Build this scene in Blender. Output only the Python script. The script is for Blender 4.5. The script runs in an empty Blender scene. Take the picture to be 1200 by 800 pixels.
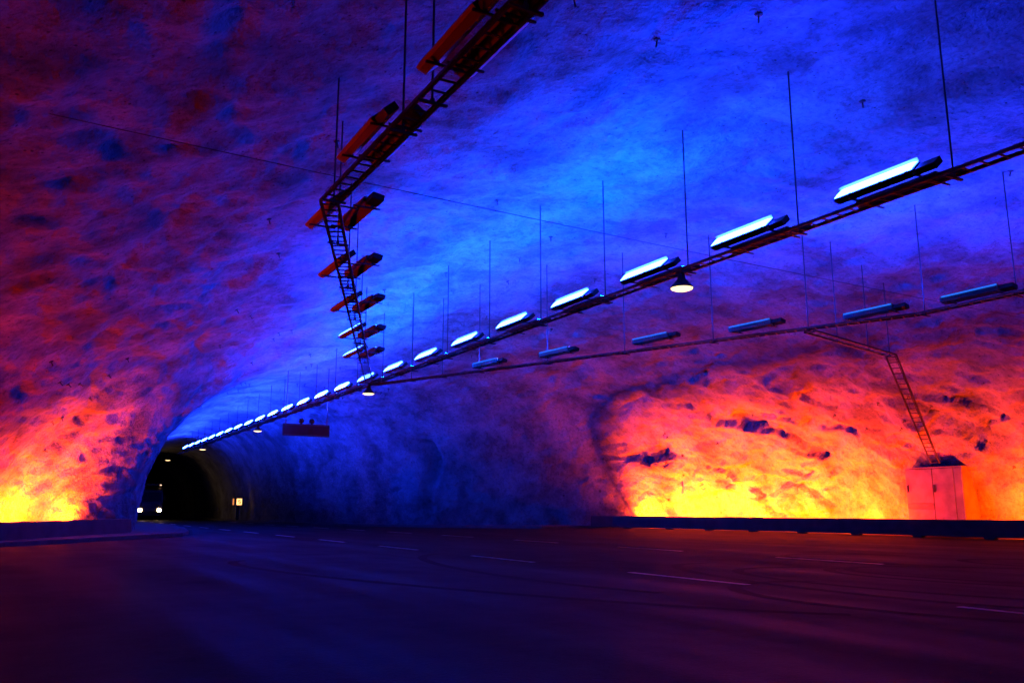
import bpy, bmesh, math, random
import numpy as np
from mathutils import Vector, Matrix
from mathutils.bvhtree import BVHTree

random.seed(7)
S = bpy.context.scene
C = S.collection
R = math.radians

# ------------------------------------------------------------------ camera, world, exposure
EYE = 1.1
cam_d = bpy.data.cameras.new('camera'); cam = bpy.data.objects.new('camera', cam_d); C.objects.link(cam)
cam_d.sensor_width = 36.0; cam_d.lens = 30.0; cam_d.clip_start = 0.05; cam_d.clip_end = 600
cam.location = (0, 0, EYE)
cam.rotation_euler = (R(90 + 11.09), 0, R(-29.22))
S.camera = cam

world = bpy.data.worlds.new('World'); S.world = world; world.use_nodes = True
bgn = world.node_tree.nodes['Background']          # deep underground: no sky light reaches the hall
bgn.inputs['Color'].default_value = (0.0, 0.0, 0.0, 1); bgn.inputs['Strength'].default_value = 0.0
S.view_settings.view_transform = 'Standard'; S.view_settings.look = 'None'
S.view_settings.exposure = 0.0; S.view_settings.gamma = 1.0
S.cycles.use_denoising = True
S.cycles.max_bounces = 6; S.cycles.diffuse_bounces = 0; S.cycles.glossy_bounces = 3
S.cycles.sample_clamp_indirect = 4.0
S.cycles.use_light_tree = True

BLUE = (0.006, 0.026, 1.0)
BLUE_L = 520.0        # radiance of the tubes on the centre and left trays
EDGE_GLOW = 0.9       # glow of the strips added along the right tray lamps
AMBER = (1.0, 0.043, 0.0001)
AMBER_L = 13500.0

# ------------------------------------------------------------------ materials
MATS = {}
def mat(name, col, rough=0.6, metal=0.0, noise=None, bump=None, emit=None, spec=0.4):
    if name in MATS: return MATS[name]
    m = bpy.data.materials.new(name); m.use_nodes = True
    nt = m.node_tree; b = nt.nodes['Principled BSDF']
    b.inputs['Base Color'].default_value = (*col, 1); b.inputs['Roughness'].default_value = rough
    b.inputs['Metallic'].default_value = metal; b.inputs['Specular IOR Level'].default_value = spec
    tc = nt.nodes.new('ShaderNodeTexCoord')
    if noise:
        sc, amt = noise
        n = nt.nodes.new('ShaderNodeTexNoise'); n.inputs['Scale'].default_value = sc; n.inputs['Detail'].default_value = 6
        nt.links.new(tc.outputs['Object'], n.inputs['Vector'])
        r = nt.nodes.new('ShaderNodeValToRGB')
        r.color_ramp.elements[0].position = 0.3; r.color_ramp.elements[1].position = 0.7
        r.color_ramp.elements[0].color = (*[c * (1 - amt) for c in col], 1)
        r.color_ramp.elements[1].color = (*[min(1, c * (1 + amt)) for c in col], 1)
        nt.links.new(n.outputs['Fac'], r.inputs['Fac']); nt.links.new(r.outputs['Color'], b.inputs['Base Color'])
    if bump:
        sc, dist = bump
        n2 = nt.nodes.new('ShaderNodeTexNoise'); n2.inputs['Scale'].default_value = sc; n2.inputs['Detail'].default_value = 5
        nt.links.new(tc.outputs['Object'], n2.inputs['Vector'])
        bp = nt.nodes.new('ShaderNodeBump'); bp.inputs['Distance'].default_value = dist; bp.inputs['Strength'].default_value = 1
        nt.links.new(n2.outputs['Fac'], bp.inputs['Height']); nt.links.new(bp.outputs['Normal'], b.inputs['Normal'])
    if emit:
        b.inputs['Emission Color'].default_value = (*emit[0], 1); b.inputs['Emission Strength'].default_value = emit[1]
    MATS[name] = m
    return m

def shotcrete():
    m = bpy.data.materials.new('sprayed_concrete'); m.use_nodes = True
    nt = m.node_tree; N = nt.nodes; L = nt.links; b = N['Principled BSDF']
    tc = N.new('ShaderNodeTexCoord')
    def noise(sc, det, rough=0.6):
        n = N.new('ShaderNodeTexNoise'); n.inputs['Scale'].default_value = sc; n.inputs['Detail'].default_value = det
        n.inputs['Roughness'].default_value = rough; L.new(tc.outputs['Object'], n.inputs['Vector']); return n
    big = noise(0.45, 7, 0.68); r = N.new('ShaderNodeValToRGB')
    r.color_ramp.elements[0].position = 0.38; r.color_ramp.elements[0].color = (0.15, 0.147, 0.144, 1)
    r.color_ramp.elements[1].position = 0.60; r.color_ramp.elements[1].color = (0.40, 0.395, 0.388, 1)
    L.new(big.outputs['Fac'], r.inputs['Fac'])
    grit = noise(6.0, 5, 0.8); gr = N.new('ShaderNodeValToRGB')
    gr.color_ramp.elements[0].position = 0.33; gr.color_ramp.elements[0].color = (0.42, 0.42, 0.42, 1)
    gr.color_ramp.elements[1].position = 0.52; gr.color_ramp.elements[1].color = (1, 1, 1, 1)
    L.new(grit.outputs['Fac'], gr.inputs['Fac'])
    mx = N.new('ShaderNodeMix'); mx.data_type = 'RGBA'; mx.blend_type = 'MULTIPLY'; mx.inputs['Factor'].default_value = 0.8
    L.new(r.outputs['Color'], mx.inputs['A']); L.new(gr.outputs['Color'], mx.inputs['B'])
    # small dark dots scattered through the colour
    vo = N.new('ShaderNodeTexVoronoi'); vo.inputs['Scale'].default_value = 4.2; L.new(tc.outputs['Object'], vo.inputs['Vector'])
    vr = N.new('ShaderNodeValToRGB'); vr.color_ramp.elements[0].position = 0.07; vr.color_ramp.elements[0].color = (0.12, 0.12, 0.12, 1)
    vr.color_ramp.elements[1].position = 0.13; vr.color_ramp.elements[1].color = (1, 1, 1, 1)
    L.new(vo.outputs['Distance'], vr.inputs['Fac'])
    mx2 = N.new('ShaderNodeMix'); mx2.data_type = 'RGBA'; mx2.blend_type = 'MULTIPLY'; mx2.inputs['Factor'].default_value = 0.8
    L.new(mx.outputs['Result'], mx2.inputs['A']); L.new(vr.outputs['Color'], mx2.inputs['B'])
    L.new(mx2.outputs['Result'], b.inputs['Base Color'])
    b.inputs['Roughness'].default_value = 0.85; b.inputs['Specular IOR Level'].default_value = 0.25
    b1 = N.new('ShaderNodeBump'); b1.inputs['Distance'].default_value = 0.34; L.new(noise(1.6, 5, 0.62).outputs['Fac'], b1.inputs['Height'])
    b2 = N.new('ShaderNodeBump'); b2.inputs['Distance'].default_value = 0.07; L.new(noise(11, 4, 0.7).outputs['Fac'], b2.inputs['Height'])
    b1.inputs['Strength'].default_value = 0.8; b2.inputs['Strength'].default_value = 0.9
    L.new(b1.outputs['Normal'], b2.inputs['Normal']); L.new(b2.outputs['Normal'], b.inputs['Normal'])
    return m

def asphalt():
    m = bpy.data.materials.new('asphalt'); m.use_nodes = True
    nt = m.node_tree; N = nt.nodes; L = nt.links; b = N['Principled BSDF']
    tc = N.new('ShaderNodeTexCoord')
    mp = N.new('ShaderNodeMapping'); mp.inputs['Scale'].default_value = (0.9, 0.10, 1); L.new(tc.outputs['Object'], mp.inputs['Vector'])
    n = N.new('ShaderNodeTexNoise'); n.inputs['Scale'].default_value = 1.0; n.inputs['Detail'].default_value = 6; L.new(mp.outputs['Vector'], n.inputs['Vector'])
    r = N.new('ShaderNodeValToRGB'); r.color_ramp.elements[0].position = 0.34; r.color_ramp.elements[1].position = 0.68
    r.color_ramp.elements[0].color = (0.013, 0.013, 0.014, 1); r.color_ramp.elements[1].color = (0.032, 0.031, 0.030, 1)
    L.new(n.outputs['Fac'], r.inputs['Fac'])
    n3 = N.new('ShaderNodeTexNoise'); n3.inputs['Scale'].default_value = 0.45; n3.inputs['Detail'].default_value = 7; n3.inputs['Roughness'].default_value = 0.7; L.new(tc.outputs['Object'], n3.inputs['Vector'])
    r3 = N.new('ShaderNodeValToRGB'); r3.color_ramp.elements[0].position = 0.38; r3.color_ramp.elements[1].position = 0.62
    r3.color_ramp.elements[0].color = (0.45, 0.45, 0.45, 1); r3.color_ramp.elements[1].color = (1.3, 1.3, 1.3, 1); L.new(n3.outputs['Fac'], r3.inputs['Fac'])
    mx = N.new('ShaderNodeMix'); mx.data_type = 'RGBA'; mx.blend_type = 'MULTIPLY'; mx.inputs['Factor'].default_value = 1.0
    L.new(r.outputs['Color'], mx.inputs['A']); L.new(r3.outputs['Color'], mx.inputs['B']); L.new(mx.outputs['Result'], b.inputs['Base Color'])
    rr = N.new('ShaderNodeMapRange'); rr.inputs['From Min'].default_value = 0.3; rr.inputs['From Max'].default_value = 0.7; rr.inputs['To Min'].default_value = 0.55; rr.inputs['To Max'].default_value = 0.85
    L.new(n.outputs['Fac'], rr.inputs['Value']); L.new(rr.outputs['Result'], b.inputs['Roughness'])
    g = N.new('ShaderNodeTexNoise'); g.inputs['Scale'].default_value = 45; g.inputs['Detail'].default_value = 4; L.new(tc.outputs['Object'], g.inputs['Vector'])
    bp = N.new('ShaderNodeBump'); bp.inputs['Distance'].default_value = 0.015; bp.inputs['Strength'].default_value = 0.8
    L.new(g.outputs['Fac'], bp.inputs['Height']); L.new(bp.outputs['Normal'], b.inputs['Normal'])
    b.inputs['Specular IOR Level'].default_value = 0.05
    return m

M_ROCK = shotcrete(); M_ROAD = asphalt()
M_CONC = mat('cast_concrete', (0.065, 0.064, 0.062), 0.85, noise=(2.0, 0.25), bump=(18, 0.012))
M_PAVE = mat('pavement_concrete', (0.13, 0.128, 0.125), 0.85, noise=(1.5, 0.25), bump=(25, 0.01))
M_STEEL = mat('dark_galvanised_steel', (0.10, 0.10, 0.11), 0.5, 0.6, noise=(6, 0.3))
M_ROD = mat('hanger_steel', (0.07, 0.07, 0.075), 0.5, 0.5)
M_HOUS = mat('lamp_housing_grey', (0.50, 0.48, 0.48), 0.5, noise=(3, 0.12))
M_HOUSC = mat('lamp_housing_lit', (0.80, 0.77, 0.74), 0.5, noise=(3, 0.1))  # paler copy of the grey, carries the amber light on left tray lamps
M_GEAR = mat('lamp_gear_grey', (0.045, 0.045, 0.05), 0.55, noise=(3, 0.2))
M_BLACK = mat('black_rubber', (0.02, 0.02, 0.02), 0.6)
M_BLUE = mat('blue_tube_cover', (0.5, 0.5, 0.5), 0.3, emit=(BLUE, BLUE_L))
M_BLUEF = mat('azure_tube_cover', (0.5, 0.5, 0.5), 0.3, emit=((0.0, 0.050, 1.0), BLUE_L * 1.5))
M_BLUEH = mat('blue_tube_cover_soft', (0.5, 0.5, 0.5), 0.3, emit=(BLUE, BLUE_L * 0.26))
M_OFF = mat('unlit_tube_cover', (0.30, 0.32, 0.36), 0.25)
M_EDGEGLOW = mat('blue_edge_glow', (0.3, 0.35, 0.4), 0.3, emit=((0.02, 0.20, 1.0), EDGE_GLOW))
M_AMBER = mat('amber_flood_lens', (0.6, 0.5, 0.3), 0.3, emit=(AMBER, AMBER_L))
M_WARM = mat('warm_white_lamp', (0.8, 0.8, 0.7), 0.3, emit=((1.0, 0.62, 0.28), 3.0))
M_PAINT = mat('worn_white_road_paint', (0.80, 0.80, 0.79), 0.5, noise=(5, 0.25), spec=0.5)
M_TYRE = mat('tyre_rubber_mark', (0.009, 0.009, 0.009), 0.85, noise=(4, 0.4), spec=0.05)
M_CAB = mat('painted_cabinet', (0.22, 0.215, 0.205), 0.65, noise=(2.2, 0.3))
M_CABD = mat('bare_cabinet_panel', (0.16, 0.15, 0.14), 0.7, noise=(3, 0.25))
M_SIGN = mat('sign_back_grey', (0.025, 0.028, 0.035), 0.5, 0.0, noise=(3, 0.2))

# ------------------------------------------------------------------ helpers
def obj(name, bm, m, parent=None, smooth=False):
    me = bpy.data.meshes.new(name); bm.normal_update(); bm.to_mesh(me); bm.free()
    if smooth:
        for p in me.polygons: p.use_smooth = True
    me.materials.append(m)
    o = bpy.data.objects.new(name, me); C.objects.link(o)
    if parent: o.parent = parent
    return o
def inst(name, me, parent, loc=(0, 0, 0), rot=(0, 0, 0), mw=None):
    o = bpy.data.objects.new(name, me); C.objects.link(o); o.parent = parent
    if mw is not None: o.matrix_local = mw
    else: o.location = loc; o.rotation_euler = rot
    return o
def tag(o, label=None, cat=None, group=None, kind=None):
    if label: o['label'] = label
    if cat: o['category'] = cat
    if group: o['group'] = group
    if kind: o['kind'] = kind
    return o
def empty(name, loc=(0, 0, 0), rz=0.0):
    o = bpy.data.objects.new(name, None); C.objects.link(o); o.empty_display_size = 0.2
    o.location = loc; o.rotation_euler = (0, 0, rz); return o
def box(bm, c, s, mtx=None, bev=0.0):
    r = bmesh.ops.create_cube(bm, size=1.0)
    vs = r['verts']
    for v in vs: v.co = Vector((v.co.x * s[0] + c[0], v.co.y * s[1] + c[1], v.co.z * s[2] + c[2]))
    if bev:
        es = list({e for v in vs for e in v.link_edges})
        g = bmesh.ops.bevel(bm, geom=es, offset=bev, segments=2, affect='EDGES', profile=0.7)
        vs = list({v for v in vs if v.is_valid} | set(g['verts']))
    if mtx is not None: bmesh.ops.transform(bm, matrix=mtx, verts=vs)
    return vs
def tube(bm, a, b, r, seg=6, r2=None):
    a = Vector(a); b = Vector(b); d = b - a
    q = d.to_track_quat('Z', 'Y').to_matrix().to_4x4()
    g = bmesh.ops.create_cone(bm, cap_ends=True, segments=seg, radius1=r, radius2=r if r2 is None else r2, depth=d.length)
    bmesh.ops.transform(bm, matrix=Matrix.Translation((a + b) / 2) @ q, verts=g['verts'])
def beam(bm, a, b, w, hgt):
    a = Vector(a); b = Vector(b); d = b - a
    x = d.normalized(); z = Vector((0, 0, 1)); y = z.cross(x).normalized(); z = x.cross(y)
    m = Matrix((x, y, z)).transposed().to_4x4(); m.translation = (a + b) / 2
    box(bm, (0, 0, 0), (d.length, w, hgt), m)
def prism(bm, pts, z0, z1):
    lo = [bm.verts.new((x, y, z0)) for x, y in pts]; hi = [bm.verts.new((x, y, z1)) for x, y in pts]
    n = len(pts)
    f = [bm.faces.new(hi), bm.faces.new(list(reversed(lo)))]
    for i in range(n): f.append(bm.faces.new((lo[i], lo[(i + 1) % n], hi[(i + 1) % n], hi[i])))
    bmesh.ops.recalc_face_normals(bm, faces=f)
def lathe(bm, prof, seg=20, cap=True):
    rings = []
    for r, z in prof:
        rings.append([bm.verts.new((r * math.cos(2 * math.pi * k / seg), r * math.sin(2 * math.pi * k / seg), z)) for k in range(seg)])
    for a, b in zip(rings, rings[1:]):
        for k in range(seg): bm.faces.new((a[k], a[(k + 1) % seg], b[(k + 1) % seg], b[k]))
ORD = ['first', 'second', 'third', 'fourth', 'fifth', 'sixth', 'seventh', 'eighth', 'ninth', 'tenth', 'eleventh', 'twelfth',
       'thirteenth', 'fourteenth', 'fifteenth', 'sixteenth', 'seventeenth', 'eighteenth', 'nineteenth', 'twentieth',
       'twenty-first', 'twenty-second', 'twenty-third', 'twenty-fourth', 'twenty-fifth', 'twenty-sixth', 'twenty-seventh']

# ------------------------------------------------------------------ numpy noise
def vnoise(P, seed=0):
    I = np.floor(P).astype(np.int64); Fr = P - I; Fr = Fr * Fr * Fr * (Fr * (Fr * 6 - 15) + 10)
    def hsh(i, j, k):
        n = (i * 374761393 + j * 668265263 + k * 2147483647 + seed * 974634777) & 0xFFFFFFFF
        n = ((n ^ (n >> 13)) * 1274126177) & 0xFFFFFFFF
        n = n ^ (n >> 16)
        return (n & 0xFFFFFF) / float(0xFFFFFF)
    out = 0
    for dx in (0, 1):
        for dy in (0, 1):
            for dz in (0, 1):
                w = (Fr[:, 0] if dx else 1 - Fr[:, 0]) * (Fr[:, 1] if dy else 1 - Fr[:, 1]) * (Fr[:, 2] if dz else 1 - Fr[:, 2])
                out = out + w * hsh(I[:, 0] + dx, I[:, 1] + dy, I[:, 2] + dz)
    return out
def fbm(P, wl, oct=3, seed=0, gain=0.5):
    s = 0; a = 1; t = 0
    for o in range(oct):
        s = s + a * vnoise(P / wl * 2 ** o + 17.3 * o, seed + o); t += a; a *= gain
    return s / t
def ridge(P, wl, seed=0, pw=3): return (1 - np.abs(2 * vnoise(P / wl, seed) - 1)) ** pw
def facets(P, wl, seed):
    p = P / wl; I = np.floor(p).astype(np.int64); best = np.full(len(P), 9.0); h = np.zeros(len(P)); sec = np.full(len(P), 9.0)
    def rnd(J, k):
        n = (J[:, 0] * 374761393 + J[:, 1] * 668265263 + J[:, 2] * 1442695041 + (seed * 31 + k) * 974634777) & 0xFFFFFFFF
        n = ((n ^ (n >> 13)) * 1274126177) & 0xFFFFFFFF
        n = ((n ^ (n >> 15)) * 2246822519) & 0xFFFFFFFF
        return ((n ^ (n >> 16)) & 0xFFFFFF) / float(0xFFFFFF)
    for dx in (-1, 0, 1):
        for dy in (-1, 0, 1):
            for dz in (-1, 0, 1):
                J = I + np.array([dx, dy, dz])
                c_ = J + np.stack([rnd(J, 0), rnd(J, 1), rnd(J, 2)], -1)
                v = p - c_; dd = (v * v).sum(1)
                g = np.stack([rnd(J, 3), rnd(J, 4), rnd(J, 5)], -1) - 0.5
                hh_ = rnd(J, 6) - 0.5 + 1.3 * (g * v).sum(1)
                m = dd < best
                sec = np.where(m, best, np.minimum(sec, dd))
                h = np.where(m, hh_, h); best = np.where(m, dd, best)
    return h
def sstep(a, b, x):
    t = np.clip((x - a) / (b - a), 0, 1); return t * t * (3 - 2 * t)

# ------------------------------------------------------------------ the vault (one rock skin round hall and tunnel)
XL = [(-45, 4), (-30, -4), (-10, -9.0), (10, -9.0), (22, -7.2), (31, -3.2), (36, -0.7), (38, 0.9), (40, 3.0), (41.5, 4.1), (45, 4.6), (55, 5.6), (70, 6.6), (85, 7.0), (150, 7.0)]
XR = [(-45, 21), (-30, 29), (-10, 34.0), (10, 34.5), (30, 34.5), (38, 34.2), (42, 32.7), (45, 29.0), (48.5, 24.4), (52, 21.6), (58, 19.6), (66, 18.1), (75, 17.7), (150, 17.7)]
HH = [(-45, 6.8), (-30, 8.6), (-10, 9.4), (10, 9.7), (30, 9.7), (36, 9.3), (42, 8.8), (50, 8.4), (70, 7.9), (82, 7.6), (90, 6.9), (150, 6.9)]
ys = np.concatenate([np.arange(-45, 2, 0.9), np.arange(2, 13, 0.2), np.arange(13, 46, 0.12), np.arange(46, 62, 0.16), np.arange(62, 100, 0.4), np.arange(100, 150.1, 1.2)])
def curve(tab, y, sm=0.7):
    x, v = zip(*tab); s = 0
    for k in np.linspace(-1.5, 1.5, 9): s = s + np.interp(y + k * sm, x, v) * math.exp(-k * k)
    return s / sum(math.exp(-k * k) for k in np.linspace(-1.5, 1.5, 9))
NA = 480
phi = np.linspace(math.pi, 0, NA)
xl = curve(XL, ys); xr = curve(XR, ys); hh = curve(HH, ys, 2.0)
cx = (xl + xr) / 2; ax = (xr - xl) / 2
c = np.cos(phi); s = np.sin(phi)
nleft = np.interp(ys, [30, 41], [1.75, 2.5])[:, None]
ex = np.where(c[None, :] < 0, 2 / nleft, 2 / 2.35)
ux = np.sign(c)[None, :] * np.abs(c)[None, :] ** ex; uz = np.abs(s)[None, :] ** ex
Z0 = -0.35
PX = cx[:, None] + ax[:, None] * ux
PZ = Z0 + (hh[:, None] - Z0) * uz
PY = np.repeat(ys[:, None], NA, 1)
P = np.stack([PX, PY, PZ], -1).reshape(-1, 3)
nx = (c[None, :] / ax[:, None]); nz = (s[None, :] / hh[:, None]); nl = np.sqrt(nx ** 2 + nz ** 2)
D = np.stack([nx / nl, np.zeros_like(nx), nz / nl], -1).reshape(-1, 3)
Q = P * np.array([1, 0.8, 1]) + 3.1
warp = np.stack([fbm(Q + 5, 3.0, 2, 11), fbm(Q + 9, 3.0, 2, 12), fbm(Q + 2, 3.0, 2, 13)], -1) - 0.5
W = Q + 1.6 * warp
d = 0.75 * (fbm(Q, 7.0, 3, 1) - 0.5)
d += 0.30 * (fbm(W, 2.6, 3, 2) - 0.5)
d += 0.20 * ridge(W, 3.4, 3, 4) * sstep(0.40, 0.62, fbm(Q, 5.0, 2, 31))
# angular breaks of the blasted rock, strongest on the right wall
rw = sstep(22, 27, P[:, 0]) * sstep(9.0, 6.0, P[:, 2]) * sstep(52, 44, P[:, 1])
Ws = Q + 0.9 * warp + 0.25 * (np.stack([fbm(Q + 21, 0.7, 2, 51), fbm(Q + 29, 0.7, 2, 52), fbm(Q + 33, 0.7, 2, 53)], -1) - 0.5)
ca, sa = math.cos(0.6), math.sin(0.6)
T = np.stack([Ws[:, 0] * 0.8, (Ws[:, 1] * ca + Ws[:, 2] * sa) * 0.62, (Ws[:, 2] * ca - Ws[:, 1] * sa) * 1.25], -1)
m1 = 0.25 + 0.75 * sstep(0.42, 0.58, fbm(Q, 4.0, 2, 33))
fa = sum(facets(T + np.array(o_), 2.1, 5) for o_ in ((0.05, 0.05, 0.09), (-0.05, 0.06, -0.03), (0.03, -0.06, 0.03), (-0.04, -0.05, -0.09))) / 4
d += (0.07 + 0.34 * rw) * m1 * fa
d += (0.045 + 0.20 * rw) * m1 * facets(T + 11, 0.85, 6)
d += 0.07 * ridge(W + 7, 1.5, 9, 6)
d += (0.19 + 0.09 * rw) * (fbm(Q, 0.95, 3, 6) - 0.5)
d += 0.11 * (vnoise(Q / 0.33, 8) - 0.5)
# one long vertical cleft in the right wall where the tunnel begins
yc = 50.6 + 0.55 * np.sin(P[:, 2] * 1.1) + 0.5 * (fbm(Q, 1.2, 2, 21) - 0.5)
d += 0.9 * np.exp(-((P[:, 1] - yc) / 0.26) ** 2) * (P[:, 0] > 15) * sstep(5.6, 4.6, P[:, 2])
foot = sstep(-0.3, 0.9, P[:, 2]); d = d * (0.45 + 0.55 * foot)
narrow = np.interp(P[:, 1], [36, 46, 75], [1, 0.7, 0.5]); d *= narrow
V = P + D * d[:, None]
ny = len(ys)
ii, jj = np.meshgrid(np.arange(ny - 1), np.arange(NA - 1), indexing='ij')
a = (ii * NA + jj).ravel(); F4 = np.stack([a, a + NA, a + NA + 1, a + 1], -1)
me = bpy.data.meshes.new('rock_vault')
me.vertices.add(len(V)); me.vertices.foreach_set('co', V.astype(np.float32).ravel())
me.loops.add(F4.size); me.loops.foreach_set('vertex_index', F4.astype(np.int32).ravel())
me.polygons.add(len(F4)); me.polygons.foreach_set('loop_start', np.arange(0, F4.size, 4, dtype=np.int32))
me.polygons.foreach_set('use_smooth', np.ones(len(F4), dtype=bool))
me.update(calc_edges=True); me.validate()
me.materials.append(M_ROCK)
vault = bpy.data.objects.new('rock_vault', me); C.objects.link(vault)
tag(vault, 'rough sprayed concrete rock vault of the tunnel hall', kind='structure')
bvh = BVHTree.FromPolygons([Vector(v) for v in V], [tuple(f) for f in F4.tolist()])
for nm, yy in (('rock_face', -44.6), ('tunnel_end', 149.6)):      # the bends that close both ends of the bore
    bm = bmesh.new(); vs = [bm.verts.new((x, yy, z)) for x, z in ((-15, -1), (40, -1), (40, 12), (-15, 12))]; bm.faces.new(vs)
    bmesh.ops.subdivide_edges(bm, edges=bm.edges[:], cuts=24, use_grid_fill=True)
    for v in bm.verts: v.co.y += random.uniform(-0.3, 0.3)
    tag(obj(nm, bm, M_ROCK, smooth=True), kind='structure')
def ceil(x, y, z=3.0):
    hit = bvh.ray_cast(Vector((x, y, z)), Vector((0, 0, 1))); return hit[0].z if hit[0] else 9.0

# rock bolts with round plates, standing out of the sprayed concrete
bm = bmesh.new()
lathe(bm, [(0.001, 0.03), (0.05, 0.025), (0.07, 0.01), (0.075, -0.03)], 10)
tube(bm, (0, 0, 0), (0, 0, 0.15), 0.016, 6); bolt_me = obj('bolt_tmp', bm, M_ROD)
bolt_mesh = bolt_me.data; bpy.data.objects.remove(bolt_me); bolt_mesh.name = 'rock_bolt'
for k in range(120):
    if k < 40: o0 = Vector((24, random.uniform(8, 46), 2.0)); dr = Vector((1, random.uniform(-.3, .3), random.uniform(-0.05, 0.5)))
    elif k < 55: o0 = Vector((8, random.uniform(26, 36), 2.0)); dr = Vector((-1, random.uniform(-.1, .4), random.uniform(-0.02, 0.9)))
    else: o0 = Vector((12.4, random.uniform(6, 60), 3.0)); dr = Vector((random.uniform(-1.4, 1.4), random.uniform(-.2, .2), 1))
    h = bvh.ray_cast(o0, dr.normalized())
    if not h[0]: continue
    n = h[1] if h[1].dot(dr) < 0 else -h[1]
    q = n.to_track_quat('Z', 'Y').to_matrix().to_4x4(); q.translation = h[0]
    inst('rock_bolt', bolt_mesh, vault, mw=q)

# ------------------------------------------------------------------ road
bm = bmesh.new()
bmesh.ops.create_grid(bm, x_segments=60, y_segments=200, size=0.5)
for v in bm.verts:
    v.co.x = 13 + v.co.x * 48; v.co.y = 52 + v.co.y * 198
    v.co.z = 0.02 * math.sin(v.co.x * 0.35) * math.sin(v.co.y * 0.13) - 0.02
road = tag(obj('road', bm, M_ROAD, smooth=True), 'dark asphalt road and lay-by floor', kind='structure')
def ground(x, y): return 0.02 * math.sin(x * 0.35) * math.sin(y * 0.13) - 0.02
def strip(name, pts, w, m, dz=0.006):
    bm = bmesh.new(); prev = None
    for k, (x, y) in enumerate(pts):
        x0, y0 = pts[max(k - 1, 0)]; x1, y1 = pts[min(k + 1, len(pts) - 1)]
        t = Vector((x1 - x0, y1 - y0)).normalized(); n = Vector((-t.y, t.x)) * w / 2 * (1 + random.uniform(-.08, .08))
        a = bm.verts.new((x + n.x, y + n.y, ground(x + n.x, y + n.y) + dz)); b = bm.verts.new((x - n.x, y - n.y, ground(x - n.x, y - n.y) + dz))
        if prev: bm.faces.new((prev[0], prev[1], b, a))
        prev = (a, b)
    return obj(name, bm, m, road)
def dashes(X, y0, n):
    for k in range(n):
        y = y0 + k * 6.35; L = 2.95
        strip('lane_dash', [(X, y + L * i / 6) for i in range(7)], 0.14, M_PAINT)
dashes(9.62, 3.55, 14); dashes(15.72, 5.9, 13)
def arc(cx, cy, rx, ry, a0, a1, rot=0.0):
    out = []
    for k in range(25):
        t = R(a0 + (a1 - a0) * k / 24); x = rx * math.cos(t); y = ry * math.sin(t)
        out.append((cx + x * math.cos(rot) - y * math.sin(rot), cy + x * math.sin(rot) + y * math.cos(rot)))
    return out
for q in [(15.2, 9.0, 1.7, 3.0, 20, 330, 0.3), (13.0, 8.6, 2.2, 4.2, 60, 300, 0.1), (14.9, 8.7, 2.0, 3.4, 30, 310, 0.3), (11.6, 10.0, 1.5, 4.5, 80, 250, -0.2),
          (10.6, 7.0, 2.2, 3.2, 60, 240, 0.2), (9.0, 14.5, 1.8, 6, 90, 240, -0.1), (17.5, 12.5, 1.6, 3.4, 20, 300, 0.2), (6.4, 13, 1.6, 7, 90, 250, 0.3), (19.0, 9.5, 1.4, 2.8, 40, 280, 0.2)]:
    strip('tyre_mark', arc(*q), 0.22, M_TYRE, 0.004)

# pavements with a kerb step
def pavement(name, outer, inner, label):
    bm = bmesh.new(); prism(bm, outer + list(reversed(inner)), -0.1, 0.12)
    bmesh.ops.triangulate(bm, faces=[f for f in bm.faces if len(f.verts) > 4])
    return tag(obj(name, bm, M_PAVE), label, kind='structure')
pavement('pavement', [(-6.5, 22), (-3.0, 27.6), (0.2, 31.2), (4.7, 37.5), (5.35, 38.1), (5.9, 39.0), (6.6, 42), (7.6, 50), (8.2, 60), (8.3, 149)],
         [(-12, 22), (-8, 27.6), (-5, 31.2), (-1, 37.5), (0, 38.4), (1, 39.6), (2, 42), (3, 50), (4, 60), (4, 149)], 'low kerbed pavement bending round the left rock corner')
pavement('pavement', [(30.6, 43.0), (26.4, 43.6), (22.2, 48.6), (19.8, 54), (18.0, 61), (17.0, 70), (16.9, 149)],
         [(36, 44.5), (31, 48), (27, 52), (25, 56), (23, 62), (21, 70), (21, 149)], 'low kerbed pavement along the far right wall')

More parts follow.
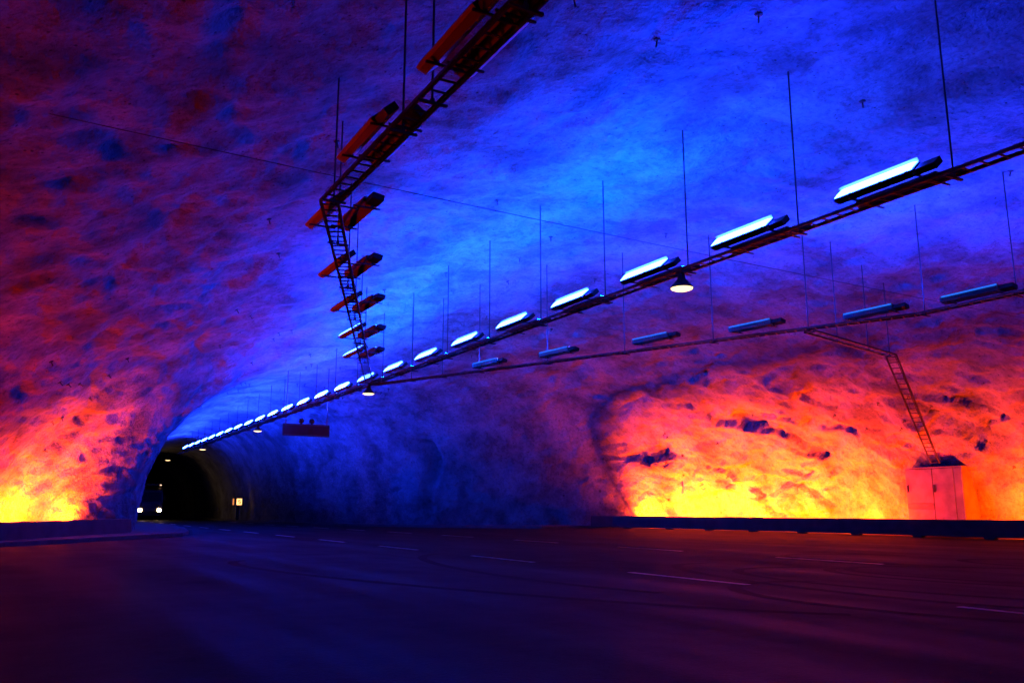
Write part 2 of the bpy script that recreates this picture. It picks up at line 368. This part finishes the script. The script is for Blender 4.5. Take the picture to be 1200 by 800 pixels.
# ------------------------------------------------------------------ concrete barriers, with a foot gap and short feet added to leak amber light
def barrier(name, path, label, top=0.69, gap=0.045):
    t = empty(name, (path[0][0], path[0][1], 0)); o0 = Vector((path[0][0], path[0][1]))
    prof = [(-0.16, gap), (-0.15, 0.25), (-0.11, top - 0.015), (-0.095, top), (0.095, top), (0.11, top - 0.015), (0.15, 0.25), (0.16, gap)]
    bm = bmesh.new(); rings = []
    pts = []
    for (xa, ya), (xb, yb) in zip(path, path[1:]):
        n = max(1, int(math.hypot(xb - xa, yb - ya) / 0.5))
        pts += [(xa + (xb - xa) * i / n, ya + (yb - ya) * i / n) for i in range(n)]
    pts.append(path[-1])
    for k, (x, y) in enumerate(pts):
        x0, y0 = pts[max(k - 1, 0)]; x1, y1 = pts[min(k + 1, len(pts) - 1)]
        tt = Vector((x1 - x0, y1 - y0)).normalized(); n = Vector((tt.y, -tt.x))
        wob = 0.008 * math.sin(k * 1.7) + 0.006 * math.sin(k * 0.45)
        rings.append([bm.verts.new((x - o0.x + n.x * u, y - o0.y + n.y * u, z + wob * (z > 0.3))) for u, z in prof])
    for r0, r1 in zip(rings, rings[1:]):
        for k in range(len(prof)): bm.faces.new((r0[k], r0[(k + 1) % 8], r1[(k + 1) % 8], r1[k]))
    bm.faces.new(rings[0]); bm.faces.new(list(reversed(rings[-1])))
    bmesh.ops.recalc_face_normals(bm, faces=bm.faces[:])
    obj('body', bm, M_CONC, t)
    L = 0
    for k in range(0, len(pts), 6):
        x, y = pts[k]; x1, y1 = pts[min(k + 1, len(pts) - 1)]
        if k == len(pts) - 1: x1, y1 = 2 * x - pts[k - 1][0], 2 * y - pts[k - 1][1]
        bm = bmesh.new(); box(bm, (0, 0, gap / 2 - 0.03), (0.4, 0.26, gap + 0.058))
        f = obj('foot', bm, M_CONC, t); f.location = (x - o0.x, y - o0.y, 0); f.rotation_euler = (0, 0, math.atan2(y1 - y, x1 - x))
    return tag(t, label, 'barrier')
barrier('concrete_barrier', [(31.6, -4), (31.9, 10), (31.9, 20), (31.75, 30), (31.2, 39), (30.5, 42.2), (29.6, 43.2)], 'long low concrete barrier in front of the amber lit right wall')
barrier('concrete_barrier', [(-7.0, 2), (-6.6, 14), (-4.0, 25.6), (-0.85, 31.6), (2.0, 37.0), (3.85, 40.2)], 'low concrete barrier in front of the amber lit left rock corner', gap=0.125)

# ------------------------------------------------------------------ amber floodlights behind the barriers
def flood(x, y, face, label, k=1.0, tl=62, group='amber floodlights behind the barriers'):
    t = empty('floodlight', (x, y, 0.0), face)       # local +X faces the rock
    bm = bmesh.new(); box(bm, (0, 0, 0.05), (0.24, 0.34, 0.06)); obj('base_plate', bm, M_GEAR, t)
    for sy in (-1, 1):
        bm = bmesh.new(); box(bm, (0, sy * 0.27, 0.22), (0.05, 0.02, 0.30)); obj('bracket', bm, M_STEEL, t)
    tilt = Matrix.Translation((0, 0, 0.33)) @ Matrix.Rotation(R(tl), 4, 'Y')
    bm = bmesh.new()
    box(bm, (0, 0, -0.07), (0.26, 0.48, 0.13), tilt, 0.02); obj('housing', bm, M_GEAR, t)
    bm = bmesh.new(); vs = [bm.verts.new(v) for v in ((-.11, -.22, .004), (.11, -.22, .004), (.11, .22, .004), (-.11, .22, .004))]; bm.faces.new(vs)
    bmesh.ops.transform(bm, matrix=tilt, verts=bm.verts[:])
    m = M_AMBER
    if k != 1.0:
        m = mat('amber_flood_lens_%d' % int(k * 100), (0.6, 0.5, 0.3), 0.3, emit=(AMBER, AMBER_L * k))
    if k < 0.3: m = mat('deep_amber_flood_lens_%d' % int(k * 100), (0.6, 0.4, 0.3), 0.3, emit=((1.0, 0.016, 0.0), AMBER_L * k))
    obj('lens', bm, m, t)
    return tag(t, label, 'floodlight', group)
for n, (x, y, k, tl) in enumerate([(32.4, 41.6, 1.7, 60), (32.8, 38.2, 2.1, 58), (32.8, 34.4, 1.4, 58), (32.8, 31.0, 1.0, 58), (32.8, 27.6, 0.8, 58), (32.5, 25.3, 0.2, 45), (32.8, 19.4, 0.45, 55), (32.6, 13.0, 0.10, 20), (32.3, 5.0, 0.03, 15)]):
    flood(x, y, 0, 'amber floodlight hidden behind the right barrier, %s from its tunnel end' % ORD[n], k, tl)
for n, (x, y, k, tl) in enumerate([(1.6, 38.5, 1.9, 62), (0.2, 35.8, 0.9, 60), (-2.4, 30.6, 0.13, 20), (-4.7, 26.4, 0.13, 15), (-6.4, 19.5, 0.15, 10), (-7.3, 12, 0.05, 10)]):
    flood(x, y, math.pi - 0.5 * (y > 24), 'amber floodlight hidden behind the left barrier, %s from its tunnel end' % ORD[n], k, tl)

# ------------------------------------------------------------------ cable trays (ladder type) with hanger rods
ZT = 6.3
TW = 0.32
bm = bmesh.new(); box(bm, (0, 0, 0), (TW - 0.03, 0.03, 0.02)); rung_o = obj('rung_tmp', bm, M_STEEL); rung_mesh = rung_o.data; bpy.data.objects.remove(rung_o); rung_mesh.name = 'rung'
def tray(name, path, label, rods=(), step=0.30, cable=True, w=TW):
    o0 = Vector(path[0]); t = empty(name, o0)
    pts = [Vector(p) - o0 for p in path]
    # offset rails, mitred at the corners
    for s in (-1, 1):
        bm = bmesh.new(); off = []
        for k, p in enumerate(pts):
            dirs = []
            if k > 0: dirs.append((p - pts[k - 1]).normalized())
            if k < len(pts) - 1: dirs.append((pts[k + 1] - p).normalized())
            dm = sum(dirs, Vector()).normalized()
            side = dm.cross(Vector((0, 0, 1)))
            if side.length < 0.2: side = Vector((0, -1, 0))
            side.normalize(); cosx = max(0.4, dm.dot(dirs[0])); off.append(p + side * s * w / 2 / cosx)
        for a, b in zip(off, off[1:]):
            beam(bm, a, b, 0.02, 0.05)
            up = Vector((0, 0, 1)); sd = (b - a).normalized().cross(up) * -s
            beam(bm, a + sd * 0.02 + up * 0.026, b + sd * 0.02 + up * 0.026, 0.035, 0.006)
            beam(bm, a + sd * 0.02 - up * 0.026, b + sd * 0.02 - up * 0.026, 0.035, 0.006)
        obj('side_rail', bm, M_STEEL, t)
    for a, b in zip(pts, pts[1:]):
        dv = b - a; n = int(dv.length / step)
        q = dv.normalized(); sd = q.cross(Vector((0, 0, 1))).normalized(); up = sd.cross(q)
        m0 = Matrix((sd, q, up)).transposed().to_4x4()
        for k in range(n + 1):
            m = m0.copy(); m.translation = a + q * (k * step + 0.08) - up * 0.02
            if k * step + 0.08 < dv.length - 0.05: inst('rung', rung_mesh, t, mw=m)
    if cable:
        bm = bmesh.new()
        for (off, r) in ((0.115, 0.011),):
            for a, b in zip(pts, pts[1:]):
                q = (b - a).normalized(); sd = q.cross(Vector((0, 0, 1))).normalized()
                n = max(1, int((b - a).length / 1.2)); pr = None
                for k in range(n + 1):
                    c_ = a.lerp(b, k / n) + sd * (off + random.uniform(-.012, .012)) + Vector((0, 0, 0.005 + r))
                    if pr: tube(bm, pr, c_, r, 5)
                    pr = c_
        obj('cable', bm, M_BLACK, t)
    for (x, y, z) in rods:
        zc = ceil(x, y, z + 0.2) + 0.15
        bm = bmesh.new(); tube(bm, (0, 0, -0.09), (0, 0, zc - z), 0.016, 6)
        rod = obj('hanger_rod', bm, M_ROD, t); rod.location = Vector((x, y, z)) - o0
        bm = bmesh.new(); box(bm, (0, 0, -0.075), (w + 0.10, 0.045, 0.03)); box(bm, (0, 0, -0.04), (0.05, 0.05, 0.05))
        cb = obj('clamp_bar', bm, M_STEEL, t); cb.location = Vector((x, y, z)) - o0
    return tag(t, label, 'cable tray')
XA = 12.3
rA = [(XA + 0.0, 7.7 + 3.15 * k, ZT) for k in range(-2, 26)]
tray('cable_tray', [(XA, 0.5, ZT), (XA, 88, ZT)], 'long central ladder tray carrying the row of bright lamps', rA)
KC = (4.08, 13.75); J = (XA - 0.17, 34.0); KB = (20.75, 14.4); J2 = (XA + 0.17, 34.2)
rC = [(4.08, y, ZT) for y in (-2.8, 0.4, 3.6, 7.0, 9.4, 10.4, 13.5)] + [(KC[0] + (J[0] - KC[0]) * k, KC[1] + (J[1] - KC[1]) * k, ZT) for k in (0.10, 0.26, 0.42, 0.58, 0.75)]
tray('cable_tray', [(KC[0], -5, ZT), (KC[0], KC[1], ZT), (J[0], J[1], ZT - 0.02)], 'bent ladder tray on the left, overhead and seen from below', rC)
rB = [(KB[0], y, ZT) for y in (2.2, 5.4, 8.6, 11.7, 14.2)] + [(KB[0] + (J2[0] - KB[0]) * k, KB[1] + (J2[1] - KB[1]) * k, ZT) for k in (0.14, 0.28, 0.43, 0.58, 0.73, 0.82, 0.9)]
tray('cable_tray', [(KB[0], -1, ZT), (KB[0], KB[1], ZT), (J2[0], J2[1], ZT - 0.02)], 'bent ladder tray on the right with the dim blue lamps', rB)
tray('cable_tray', [(19.5, 17.05, ZT - 0.12), (25.0, 18.5, ZT - 0.12), (33.2, 22.9, 3.0)], 'ladder tray branching down the right wall to the pale cabinet',
     [(21.2, 17.5, ZT - 0.12), (23.3, 18.05, ZT - 0.12), (24.8, 18.4, ZT - 0.12)], step=0.42, cable=True, w=0.36)

# ------------------------------------------------------------------ linear luminaires
LEN = 1.92
def lamp_meshes(mat_glass, bulge=0.03, house=None, lip=0.0):
    house = house or M_HOUS
    # cross section in local X/Z, opening upwards; length along Y (gear box at -Y end)
    out = {}
    L2 = LEN / 2
    bm = bmesh.new()
    sec0 = [(-0.10, -0.095), (0.10, -0.095), (0.15, 0.0), (0.165, 0.05 + lip), (0.145, 0.05 + lip), (0.142, 0.05), (-0.15, 0.05), (-0.15, 0.0)]  # inner edge raised by lip, a shield added to keep light off the right
    NS = len(sec0)
    ends = []
    for y, sc in ((-L2 + 0.36, 1), (L2 - 0.05, 1), (L2, 0.93)):
        ends.append([bm.verts.new((x * sc, y, z * sc)) for x, z in sec0])
    for a, b in zip(ends, ends[1:]):
        for k in range(NS): bm.faces.new((a[k], a[(k + 1) % NS], b[(k + 1) % NS], b[k]))
    bm.faces.new(ends[0]); bm.faces.new(list(reversed(ends[-1])))
    bmesh.ops.recalc_face_normals(bm, faces=bm.faces[:]); out['housing'] = (bm, house)
    bm = bmesh.new(); n = 5; rows = []
    for y, sc in ((-L2 + 0.37, 0.3), (-L2 + 0.45, 1), (L2 - 0.12, 1), (L2 - 0.03, 0.25)):
        rows.append([bm.verts.new((0.14 * math.cos(math.pi * k / n), y, 0.053 + bulge * sc * math.sin(math.pi * k / n))) for k in range(n + 1)])
    for a, b in zip(rows, rows[1:]):
        for k in range(n): bm.faces.new((a[k], a[k + 1], b[k + 1], b[k]))
    bmesh.ops.recalc_face_normals(bm, faces=bm.faces[:])
    out['tube_cover'] = (bm, mat_glass)
    bm = bmesh.new(); box(bm, (0, -L2 + 0.175, -0.035), (0.22, 0.35, 0.115), None, 0.012); out['gear_box'] = (bm, M_GEAR)
    bm = bmesh.new(); box(bm, (-0.157, 0, 0.03), (0.014, 0.05, 0.06)); out['clip'] = (bm, M_STEEL)
    res = {}
    for k, (bm, m) in out.items():
        o = obj(k + '_tmp', bm, m); res[k] = o.data; o.data.name = k; bpy.data.objects.remove(o)
    return res
M_BLUEN = mat('blue_tube_cover_near', (0.5, 0.5, 0.5), 0.3, emit=(BLUE, BLUE_L * 0.36)); LM = lamp_meshes(M_BLUEN, 0.05, None, 0.07); LMT = lamp_meshes(M_BLUE, 0.055, None, 0.07); LMF = lamp_meshes(M_BLUEF, 0.008); LMG = lamp_meshes(M_BLUE, 0.008); LMH = lamp_meshes(M_BLUEH, 0.008); LMC = lamp_meshes(M_BLUEH, 0.02, M_HOUSC); LMO = lamp_meshes(M_OFF, 0.02, M_HOUSC); LMD = lamp_meshes(mat('blue_tube_cover_right', (0.5, 0.5, 0.5), 0.3, emit=(BLUE, BLUE_L * 0.85)), 0.008, mat('lamp_housing_mid', (0.5, 0.5, 0.5), 0.5, noise=(3, 0.15)))
bm = bmesh.new(); box(bm, (-0.158, 0.16, 0.035), (0.012, 1.5, 0.04), None, 0.004); o = obj('edge_tmp', bm, M_EDGEGLOW); EDGE = o.data; EDGE.name = 'edge_glow_strip'; bpy.data.objects.remove(o)  # added strip that glows as the lit rim of the cover
def bar_mesh(side):
    bm = bmesh.new()
    box(bm, (-side * 0.10, 0, -0.145), (0.5, 0.03, 0.025)); box(bm, (0.0, 0, -0.11), (0.05, 0.035, 0.06))
    o = obj('bar_tmp', bm, M_STEEL); me = o.data; me.name = 'mounting_bar'; bpy.data.objects.remove(o); return me
BAR = {-1: bar_mesh(-1), 1: bar_mesh(1)}
def luminaire(x, y, z, side, tilt, label, group, meshes=LM, rz=0.0):
    t = empty('linear_lamp', (x, y, z), rz)
    for k in ('housing', 'tube_cover', 'gear_box'):
        inst(k, meshes[k], t, rot=(0, side * tilt, 0))
    if side < 0 and x > 8 and y < 22:
        for yc_ in (-0.5, 0.0, 0.6): inst('clip', meshes['clip'], t, (0, yc_, 0), (0, side * tilt, 0))
    for yb in (-0.62, 0.62): inst('mounting_bar', BAR[side], t, (0, yb, 0))
    return tag(t, label, 'lamp', group)
ZL = ZT + 0.19
for k in range(24):
    y = 8.72 + 3.15 * k
    luminaire(XA - 0.28, y, ZL, -1, R(42), 'glaring lamp on the near side of the centre tray, %s from the right' % ORD[k], 'near side lamps of the centre tray', LM if k < 9 else LMT)
    luminaire(XA + 0.22, y - 0.08, ZL - 0.06, 1, R(0 if k < 9 else 46), 'lamp on the far side of the centre tray, %s from the right' % ORD[k], 'far side lamps of the centre tray', LMH if k < 2 or k > 17 else (LMF if k < 10 else LMG))
for k in range(5):
    x, y = KC[0], 11.2 - 3.15 * k
    luminaire(x - 0.26, y, ZL, -1, R(42), 'lamp left of the overhead left tray, %s before its bend' % ORD[k], 'lamps on the left tray', LMO)
    luminaire(x + 0.17, y - 0.1, ZL, 1, R(35), 'lamp right of the overhead left tray, %s before its bend' % ORD[k], 'lamps on the left tray', LMO)
cl = [(4.42, 14.6), (5.68, 18.0), (7.0, 21.3), (8.36, 24.8), (9.62, 28.2)]
for k, (x, y) in enumerate(cl):
    luminaire(x - 0.12, y, ZL, -1, R(37), 'lamp left of the slanting left tray, %s after its bend' % ORD[k], 'lamps on the left tray', LMO if k < 3 else LMC)
    luminaire(x + 0.46, y - 0.15, ZL, 1, R(10), 'lamp right of the slanting left tray, %s after its bend' % ORD[k], 'lamps on the left tray', LMO if k < 3 else LMC)
bl = [(20.62, 12.6, 0), (20.1, 15.25, 0.06), (18.55, 18.2, 0.12), (17.15, 21.2, 0.14), (15.75, 24.8, 0.14), (14.7, 28.0, 0.14), (20.62, 9.3, 0)]
for k, (x, y, rz) in enumerate(bl):
    lab = ('dim blue lamp lying on the right tray, %s counting from the right edge' % ORD[k]) if k < 6 else ('dim blue lamp on the right tray, %s one past the right picture edge' % ORD[k - 6])
    t = luminaire(x, y, ZL, 1, R(12), lab, 'dim lamps on the right tray', LMD, rz)
    inst('edge_glow_strip', EDGE, t, rot=(0, R(12), 0))

# ------------------------------------------------------------------ bell shaped pendant lamps under the centre tray
bm = bmesh.new(); lathe(bm, [(0.001, 0.0), (0.07, 0.0), (0.085, -0.06), (0.09, -0.12), (0.14, -0.17), (0.24, -0.29), (0.265, -0.33), (0.255, -0.333), (0.22, -0.29), (0.12, -0.19)], 24)
o = obj('shade_tmp', bm, M_GEAR, smooth=True); shade_me = o.data; shade_me.name = 'bell_shade'; bpy.data.objects.remove(o)
bm = bmesh.new(); lathe(bm, [(0.243, -0.325), (0.235, -0.345), (0.16, -0.375), (0.06, -0.392), (0.001, -0.395)], 24)
o = obj('cover_tmp', bm, M_WARM, smooth=True); cover_me = o.data; cover_me.name = 'lamp_cover'; bpy.data.objects.remove(o)
bm = bmesh.new(); box(bm, (0, 0, 0.03), (0.12, 0.2, 0.07)); tube(bm, (0.0, 0.1, 0.0), (0.16, 0.1, -0.14), 0.012)
o = obj('mount_tmp', bm, M_GEAR); mount_me = o.data; mount_me.name = 'mount'; bpy.data.objects.remove(o)
for k, y in enumerate((14.1, 34.2, 54.3, 73.6, 93.6, 114.0)):
    zz = ZT - 0.10 if y < 90 else ZT + 0.0
    t = empty('pendant_lamp', (XA - 0.12, y, zz))
    inst('bell_shade', shade_me, t); inst('lamp_cover', cover_me, t); inst('mount', mount_me, t)
    if y > 90:
        bm = bmesh.new(); tube(bm, (0, 0, 0.05), (0, 0, ceil(XA - 0.12, y) - zz + 0.1), 0.02); obj('hanger_rod', bm, M_ROD, t)
    tag(t, ['warm white bell lamp under the centre tray, largest and nearest', 'warm white bell lamp where the three trays meet', 'warm white bell lamp under the tray, left of the hanging sign',
            'warm white bell lamp near the far end of the lit tray', 'warm lamp glowing in the dark bore just past the last tray lamp', 'farthest warm lamp, beside the left rock edge in the dark bore'][k], 'lamp', 'warm bell lamps')

# ------------------------------------------------------------------ bracing wire across the hall
def wire(name, a, b, sag, r, label):
    bm = bmesh.new(); pr = None; a = Vector(a); b = Vector(b)
    for k in range(41):
        t = k / 40; p_ = a.lerp(b, t) - Vector((0, 0, sag * 4 * t * (1 - t)))
        if pr: tube(bm, pr, p_, r, 5)
        pr = p_
    return tag(obj(name, bm, M_ROD), label, 'wire')
hl = bvh.ray_cast(Vector((4, 13.9, 6.75)), Vector((-1, 0, 0.05)))[0]; hr = bvh.ray_cast(Vector((20, 13.9, 6.75)), Vector((1, 0, -0.02)))[0]
wire('span_wire', hl, hr, 0.12, 0.008, 'thin dark wire stretched across the whole vault from rock to rock')

# ------------------------------------------------------------------ hanging sign seen from the back
t = empty('hanging_sign', (12.35, 44.0, 4.80))
bm = bmesh.new(); box(bm, (0, 0, 0.31), (2.45, 0.10, 0.62), None, 0.015); obj('panel', bm, M_SIGN, t)
bm = bmesh.new()
for z in (0.06, 0.56): box(bm, (0, -0.065, z), (2.3, 0.03, 0.05))
obj('back_rail', bm, M_STEEL, t)
bm = bmesh.new(); box(bm, (0.22, -0.065, 0.27), (0.24, 0.03, 0.26), None, 0.01); obj('dark_mark', bm, M_BLACK, t)  # small dark mark on the panel
for x in (-0.28, 0.28):
    bm = bmesh.new(); lathe(bm, [(0.001, 0.0), (0.05, 0.0), (0.05, 0.08), (0.13, 0.1), (0.14, 0.22), (0.08, 0.30), (0.001, 0.31)], 12)
    o = obj('flasher', bm, M_BLACK, t, smooth=True); o.location = (x, 0, 0.60)
for x in (-1.08, 1.08):
    bm = bmesh.new(); tube(bm, (0, 0, 0.6), (0, 0, ceil(12.35 + x, 44.0, 5) - 4.80 + 0.1), 0.022); o = obj('hanger_rod', bm, M_ROD, t); o.location = (x, 0.0, 0)
tag(t, 'dark rectangular sign hanging on two rods below the lamp tray', 'sign')

# ------------------------------------------------------------------ emergency post on the right tunnel wall
t = empty('emergency_post', (16.75, 81.0, 0.12), 0)
bm = bmesh.new(); box(bm, (0, 0, 0.62), (0.30, 0.30, 1.24)); obj('post', bm, M_GEAR, t)
bm = bmesh.new(); box(bm, (0, 0, 1.62), (1.05, 0.42, 0.78), None, 0.03); obj('case', bm, M_BLACK, t)
M_LIT = mat('lit_panel', (0.8, 0.7, 0.5), 0.4, emit=((1.0, 0.50, 0.16), 2.6))
bm = bmesh.new(); box(bm, (0.10, -0.215, 1.62), (0.46, 0.012, 0.56)); pan = obj('lit_panel', bm, M_LIT, t)
bm = bmesh.new(); box(bm, (-0.42, -0.215, 1.62), (0.12, 0.012, 0.56)); obj('lit_strip', bm, mat('lit_strip', (0.8, 0.5, 0.3), 0.4, emit=((1.0, 0.30, 0.06), 0.9)), t)
bm = bmesh.new()
for (x, z, w, h_) in ((0.12, 1.76, 0.22, 0.06), (0.04, 1.69, 0.07, 0.12), (0.12, 1.63, 0.22, 0.06), (0.20, 1.55, 0.07, 0.12), (0.12, 1.48, 0.22, 0.06)): box(bm, (x, -0.226, z), (w, 0.008, h_))
obj('red_mark', bm, mat('red_mark', (0.5, 0.03, 0.02), 0.5), t)
tag(t, 'small dark box with a lit orange panel at the far wall', 'emergency post')

# ------------------------------------------------------------------ pale equipment cabinet at the foot of the wall ladder
t = empty('equipment_cabinet', (33.85, 23.3, 0))
bm = bmesh.new(); box(bm, (0.6, 0, 1.40), (1.8, 2.66, 2.80)); obj('body', bm, M_CAB, t)
bm = bmesh.new(); box(bm, (0.57, 0, 2.825), (1.95, 2.78, 0.05)); obj('top', bm, M_CAB, t)
bm = bmesh.new(); box(bm, (-0.325, 0.66, 2.06), (0.05, 1.26, 1.42), None, 0.01); d1 = obj('door', bm, M_CAB, t)
bm = bmesh.new(); box(bm, (-0.325, 0.66, 1.22), (0.045, 1.26, 0.22)); obj('vent_panel', bm, M_CABD, t)
bm = bmesh.new(); box(bm, (-0.325, 0.66, 0.58), (0.05, 1.26, 1.02), None, 0.01); obj('door', bm, M_CAB, t)
bm = bmesh.new(); box(bm, (-0.325, -0.47, 1.42), (0.05, 0.94, 2.70), None, 0.01); d2 = obj('door', bm, M_CAB, t)
bm = bmesh.new(); box(bm, (-0.32, -1.14, 1.42), (0.04, 0.36, 2.70), None, 0.01); obj('side_panel', bm, M_CAB, t)
for par, y in ((d1, 1.22), (d2, -0.05)):
    bm = bmesh.new(); box(bm, (-0.37, y, 1.95), (0.04, 0.05, 0.30)); obj('handle', bm, M_BLACK, par)
tag(t, 'pale grey equipment cabinet standing behind the right barrier under the ladder', 'cabinet')

# ------------------------------------------------------------------ lorry at rest at the mouth of the dark bore, headlights on, added in place of a passing light streak
M_LORRY = mat('lorry_paint', (0.012, 0.012, 0.014), 0.35, noise=(2, 0.2)); M_GLASS = mat('windscreen_glass', (0.01, 0.01, 0.012), 0.35, spec=0.1)
M_BOX = mat('lorry_box_side', (0.02, 0.02, 0.022), 0.5, noise=(1.5, 0.2)); M_HEAD = mat('headlight_lens', (0.9, 0.85, 0.7), 0.2, emit=((1.0, 0.60, 0.26), 60.0))
M_MARK = mat('roof_marker_lens', (0.9, 0.7, 0.6), 0.2, emit=((1.0, 0.55, 0.35), 2.5))
t = empty('lorry', (11.1, 96.0, 0.0))
bm = bmesh.new()
prism(bm, [(0.0, 0.75), (0.0, 1.75), (0.18, 2.95), (0.55, 3.35), (2.1, 3.5), (2.1, 0.75)], -1.22, 1.22)
bmesh.ops.transform(bm, matrix=Matrix(((0, 0, 1, 0), (1, 0, 0, 0), (0, 1, 0, 0), (0, 0, 0, 1))), verts=bm.verts[:])
bmesh.ops.recalc_face_normals(bm, faces=bm.faces[:])
bmesh.ops.bevel(bm, geom=bm.edges[:], offset=0.05, segments=2, affect='EDGES'); cab = obj('cab', bm, M_LORRY, t)
bm = bmesh.new()
vs = [bm.verts.new(v) for v in ((-1.08, -0.012, 1.85), (1.08, -0.012, 1.85), (1.02, 0.14, 2.80), (-1.02, 0.14, 2.80))]; bm.faces.new(vs)
g = bmesh.ops.extrude_face_region(bm, geom=bm.faces[:]); bmesh.ops.translate(bm, vec=(0, 0.03, 0), verts=[v for v in g['geom'] if isinstance(v, bmesh.types.BMVert)])
obj('windscreen', bm, M_GLASS, cab)
bm = bmesh.new()
for k in range(5): box(bm, (0, -0.02, 1.12 + 0.12 * k), (1.5, 0.06, 0.06))
obj('grille', bm, M_STEEL, cab)
bm = bmesh.new(); box(bm, (0, -0.06, 0.62), (2.44, 0.26, 0.42), None, 0.04); obj('bumper', bm, M_BLACK, t)
for s_ in (-1, 1):
    bm = bmesh.new(); lathe(bm, [(0.20, 0.0), (0.19, 0.03), (0.10, 0.05), (0.001, 0.055)], 16)
    bmesh.ops.transform(bm, matrix=Matrix.Translation((s_ * 0.92, -0.03, 0.98)) @ Matrix.Rotation(R(90), 4, 'X'), verts=bm.verts[:])
    obj('headlight', bm, M_HEAD, t, smooth=True)
    bm = bmesh.new(); box(bm, (s_ * 1.38, 0.12, 2.25), (0.24, 0.10, 0.55), None, 0.03); tube(bm, (s_ * 1.2, 0.2, 2.45), (s_ * 1.34, 0.14, 2.4), 0.02); obj('mirror', bm, M_BLACK, t)
    bm = bmesh.new(); box(bm, (s_ * 0.95, 0.42, 3.53), (0.16, 0.10, 0.09), None, 0.02); obj('roof_light', bm, M_MARK, t)
bm = bmesh.new(); box(bm, (0, 6.0, 2.3), (2.5, 7.4, 2.9), None, 0.04); cargo = obj('cargo_box', bm, M_BOX, t)
bm = bmesh.new(); box(bm, (0, 5.0, 0.72), (0.9, 9.0, 0.22)); obj('chassis', bm, M_BLACK, t)
for y in (1.2, 7.2, 8.5):
    for s_ in (-1, 1):
        bm = bmesh.new(); tube(bm, (s_ * 0.92, y, 0.5), (s_ * 1.22, y, 0.5), 0.5, 24); w_ = obj('wheel', bm, M_BLACK, t)
        bm = bmesh.new(); tube(bm, (s_ * 1.20, y, 0.5), (s_ * 1.235, y, 0.5), 0.28, 16); obj('rim', bm, M_GEAR, w_)
for s_ in (-1, 1):
    ld = bpy.data.lights.new('headlight_beam', 'SPOT'); ld.energy = 90; ld.color = (1.0, 0.72, 0.42); ld.spot_size = R(24); ld.spot_blend = 0.6; ld.shadow_soft_size = 0.1
    lo = bpy.data.objects.new('headlight_beam', ld); C.objects.link(lo); lo.parent = t; lo.location = (s_ * 0.92, -0.16, 0.98); lo.rotation_euler = (R(90 - 2.5), 0, R(180))
tag(t, 'lorry with two glaring headlights, added at rest in place of a light streak', 'lorry')
